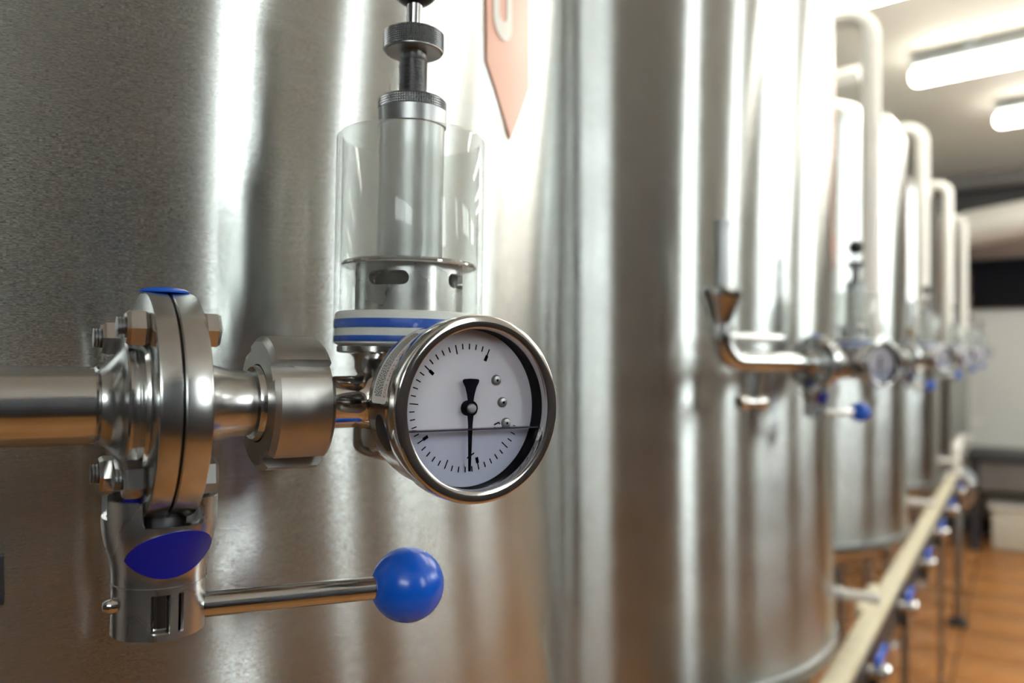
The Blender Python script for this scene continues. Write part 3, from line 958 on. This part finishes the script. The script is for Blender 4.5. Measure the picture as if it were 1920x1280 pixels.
    for cx, cy, s0 in ((aa - rr, zb2 - rz, 0), (aa - rr, za + rz, -PI / 2), (ab + rr, za + rz, -PI), (ab + rr, zb2 - rz, -3 * PI / 2)):
        for i in range(6):
            q = s0 - PI / 2 * i / 5 + PI / 2
            sk.append((cx + rr * math.cos(q), cy + rz * math.sin(q)))
    st = MB().sheet(sk, [], cyl, 0.0002, sx=math.radians(2.5)).build('warning_sticker', M['paper'], t, o, smooth=40, fix=True)
    vs, fs = text_mesh('DO NOT USE', 0.0026)
    k = 1.25
    MB().add([cyl(aa - (0.0022 + v.x * k) / rc, zb2 - 0.0006 - 0.0018 + 0.0 - (v.y - 0.0019), -0.00012) for v in vs], fs).build('lettering', M['red_ink'], st, o, smooth=0)
    m = MB()
    rng = random.Random(3)
    for row in range(6):
        zr = zb2 - 0.0042 - row * 0.0011
        x = 0.0026 + (0.001 if row == 5 else 0)
        while x < 0.0310:
            w = rng.uniform(0.0003, 0.0011)
            m.sheet([(aa - x / rc, zr), (aa - (x + w) / rc, zr), (aa - (x + w) / rc, zr - 0.00045), (aa - x / rc, zr - 0.00045)], [], lambda p, q, d: cyl(p, q, -0.0001 + d), 0.00008)
            x += w + 0.0003
    fp = m.build('fine_print', M['text_ink'], st, o, smooth=0)
    fp['kind'] = 'stuff'
    # black vent plug low on the left of the case
    pl = [(math.radians(197) + math.radians(13) * math.cos(q), -0.0195 + 0.0045 * math.sin(q)) for q in [2 * PI * i / 24 for i in range(24)]]
    MB().sheet(pl, [], cyl, 0.0008, sx=math.radians(3)).build('vent_plug', M['black'], t, o, smooth=40, fix=True)
    MB().tube([(0, -GD + 0.031, GZ + 0.0015), (0, -0.0212, GZ + 0.0015)], 0.0075, 24).build('gauge_stem', M['polished'], t, o)
    return t
pipe0, valve0, union0, relief0, gauge0 = make_pipe(), make_valve(), make_union(), make_relief(), make_gauge()

LAB = {
    'tank': 'tall brushed stainless steel tank with a domed top, %s of the row',
    'pipe': 'polished steel pipe running along the front of the %s tank into its valve',
    'valve': 'bolted steel butterfly valve with blue ball lever on the %s tank',
    'union': 'round slotted steel union nut between valve and gauge on the %s tank',
    'relief': 'relief valve with clear jar, blue seals and knurled knob on the %s tank',
    'gauge': 'round white dial pressure gauge in steel case at the %s tank',
}
def label_all(k, parts):
    names = ('tank', 'pipe', 'valve', 'union', 'relief', 'gauge')
    cats = ('tank', 'pipe', 'valve', 'nut', 'valve', 'gauge')
    grp = ('stainless tanks in the row', 'pipes along the tank fronts', 'butterfly valves on the tanks', 'union nuts on the tank pipes', 'pressure relief valves on the tanks', 'pressure gauges on the tanks')
    for n, c, g, p in zip(names, cats, grp, parts):
        tag(p, LAB[n] % ORD[k], c, g)
first = (t0, pipe0, valve0, union0, relief0, gauge0)
label_all(0, first)
SKIP = ('tick_mark', 'screw', 'screw_socket', 'stop_pin', 'fine_print', 'lettering', 'needle_mark', 'name_plate', 'hub_pin')
for k in range(1, NT):
    cp = []
    for p in first:
        c = copy_tree(p, None, SKIP)
        c.location = p.location + Vector((0, SP * k, 0))
        if p is gauge0:                                  # the other gauges are screwed in facing a little more down the aisle
            pv = frame_point(0, 0, 0) + Vector((0, SP * k, 0))
            ra_ = Matrix.Rotation(math.radians(-14), 4, 'Z')
            q = ra_ @ (c.location - pv)
            c.location = pv + q
            c.rotation_euler = (0, TILT, FW - math.radians(14))
        cp.append(c)
    label_all(k, cp)

# ------------------------------------------------------------------ drain cocks low on the tanks
def cock():
    x, y, z = TX + math.sqrt(R * R - 0.135 ** 2), T1 + 0.135, H - 0.455
    t = thing('sample_cock', (x, y, z))
    MB().lathe([(0, -0.0005), (0.022, -0.0005), (0.022, 0.002), (0.012, 0.006), (0.011, 0.02), (0, 0.02)], 28, RX).build('socket', M['satin'], t)
    MB().lathe([(0, 0.012), (0.0095, 0.012), (0.0095, 0.07), (0.011, 0.072), (0.011, 0.082), (0, 0.083)], 28, RX).build('spout', M['white_metal'], t)
    MB().tube([(0.006, 0, 0.004), (0.004, 0, 0.035), (-0.001, 0, 0.05)], 0.005, 12).build('tap_lever', M['polished'], t)
    return t
ck = cock()
for k in range(NT):
    c = ck if k == 0 else copy_tree(ck)
    c.location = ck.location + Vector((0, SP * k, 0))
    tag(c, 'short pale sample spout low on the front of the %s tank' % ORD[k], 'tap', 'sample spouts low on the tanks')

# ------------------------------------------------------------------ vent pipes that arch over from the tank tops
def vent():
    x, y = -0.283, T1 + SP + 0.445
    t = thing('vent_pipe', (x, y, H + 0.02))
    zt = 0.715
    MB().tube(bend([(0, 0, 0.0), (0, 0, zt), (TX - x, 0, zt), (TX - x, SP - 0.445 - 0.1305, zt)], 0.05), 0.0205, 24).build('tube', M['white_metal'], t)
    MB().lathe([(0, -0.012), (0.026, -0.012), (0.028, -0.008), (0.028, 0.004), (0.026, 0.008), (0, 0.008)], 28).build('end_ferrule', M['satin'], t)
    return t
vp = vent()
for k in range(1, NT - 1):
    c = vp if k == 1 else copy_tree(vp)
    c.location = vp.location + Vector((0, SP * (k - 1), 0))
    tag(c, 'pale bent vent pipe dropping just past the %s tank' % ORD[k], 'pipe', 'vent pipes over the tanks')

# ------------------------------------------------------------------ cream rail with blue valves below it
ra, rb_ = 0.95, 3.95
rz = H - 0.54
t = thing('valve_rail', (-0.26, ra, 0), 0, 'long cream painted rail running low along the tank fronts', 'rail')
MB().box(-0.021, 0.018, 0, rb_ - ra, rz - 0.02, rz, b=0.003).build('top_bar', M['cream'], t)
MB().box(0.004, 0.018, 0, rb_ - ra, rz - 0.085, rz - 0.02).build('side_strip', M['charcoal'], t, smooth=0)
for k in range(3):
    y = 0.32 + k * 1.1
    MB().box(-0.018, 0.0, y, y + 0.02, 0.003, rz - 0.02).build('post', M['zinc'], t, smooth=0)
for y in (0.82, 0.95):
    MB().box(-0.036, -0.016, y, y + 0.07, rz - 0.016, rz + 0.012, b=0.008).build('clip', M['cream'], t)
def rail_valve():
    t = thing('rail_valve', (-0.242, 1.15, rz - 0.05))
    MB().lathe([(0, 0), (0.013, 0), (0.013, 0.016), (0.018, 0.02), (0.018, 0.034), (0.014, 0.038), (0, 0.04)], 24, RX).build('body', M['mirror'], t)
    MB().box(0.012, 0.024, -0.012, 0.085, 0.006, 0.030, b=0.004).build('blue_lever', M['blue'], t)
    MB().tube([(0.01, 0, -0.01), (0.01, 0, -0.045)], 0.009, 16).build('outlet', M['charcoal'], t)
    return t
rv = rail_valve()
NRV = ['nearest', 'second', 'third', 'fourth', 'fifth', 'sixth', 'farthest']
for k in range(7):
    c = rv if k == 0 else copy_tree(rv)
    c.location = rv.location + Vector((0, 0.44 * k, 0))
    tag(c, 'small steel valve with blue lever under the cream rail, %s from the camera' % NRV[k], 'valve', 'blue lever valves under the rail')

# ------------------------------------------------------------------ back of the room
YB = 5.95
bt = H + (655 - 858) / 1500 * (YB * 0.842)
t = thing('workbench', (0.6, YB, 0), 0, 'dark topped workbench standing before the pale back wall', 'table')
MB().box(-0.92, 1.2, 0, 0.55, bt - 0.04, bt, b=0.004).build('tabletop', M['charcoal'], t)
MB().box(-0.84, 1.1, 0.02, 0.04, bt - 0.22, bt - 0.04).build('apron', M['beam'], t, smooth=0)
for x in (-0.90, 1.12):
    for y in (0.02, 0.47):
        MB().box(x, x + 0.06, y, y + 0.06, 0.003, bt - 0.04).build('leg', M['charcoal'], t, smooth=0)
t = thing('storage_box', (0.75, YB + 0.1, 0.003), 0, 'long off white plastic box under the workbench', 'box')
MB().box(-0.93, 0.8, 0, 0.38, 0, 0.27, b=0.02).build('bin', M['white_box'], t)
MB().box(-0.95, 0.82, -0.02, 0.40, 0.26, 0.30, b=0.012).build('lid', M['white_metal'], t)
# flexible duct
A, B = at(1812, 430, 5.15), at(2060, 388, 4.35)
dv = (B - A)
m = MB()
n = 60
pts = [A + dv * i / n for i in range(n + 1)]
m.tube(pts, [0.10 + 0.014 * (i % 2) for i in range(n + 1)], 24)
tag(m.build('flexible_duct', M['white_metal'], smooth=60), 'ribbed pale flexible duct hanging below the ceiling at the back', 'duct')
t = thing('conduit', (X0, 2.95, H + 0.89), math.radians(-9), 'pale conduit high on the ceiling behind the vent pipes', 'pipe')
MB().tube([(0, 0, 0), (1.02, 0, 0)], 0.03, 16).build('tube', M['white_metal'], t)
# transfer pump at the far end of the rail
t = thing('transfer_pump', (-0.262, 4.32, 0.003), 0, 'grey transfer pump on a tall stand at the far end of the rail', 'pump')
MB().box(-0.04, 0.04, -0.06, 0.06, 0, 0.02, b=0.006).build('base', M['charcoal'], t)
MB().box(-0.016, 0.016, -0.02, 0.02, 0.02, 0.585, b=0.004).build('stand', M['zinc'], t)
MB().lathe([(0, -0.16), (0.045, -0.16), (0.07, -0.14), (0.07, 0.08), (0.05, 0.1), (0, 0.1)], 28, Matrix.Translation((0, 0.05, 0.655)) @ Matrix.Rotation(-PI / 2, 4, 'X')).build('motor', M['fixture'], t)
MB().lathe([(0, -0.05), (0.075, -0.05), (0.085, -0.035), (0.085, 0.0), (0.05, 0.02), (0, 0.02)], 28, Matrix.Translation((0, -0.13, 0.655)) @ Matrix.Rotation(-PI / 2, 4, 'X')).build('pump_head', M['satin'], t)
MB().tube(bend([(0, -0.15, 0.72), (0, -0.15, 0.86), (0.0, 0.05, 0.86)], 0.04), 0.02, 16).build('outlet_pipe', M['white_metal'], t)
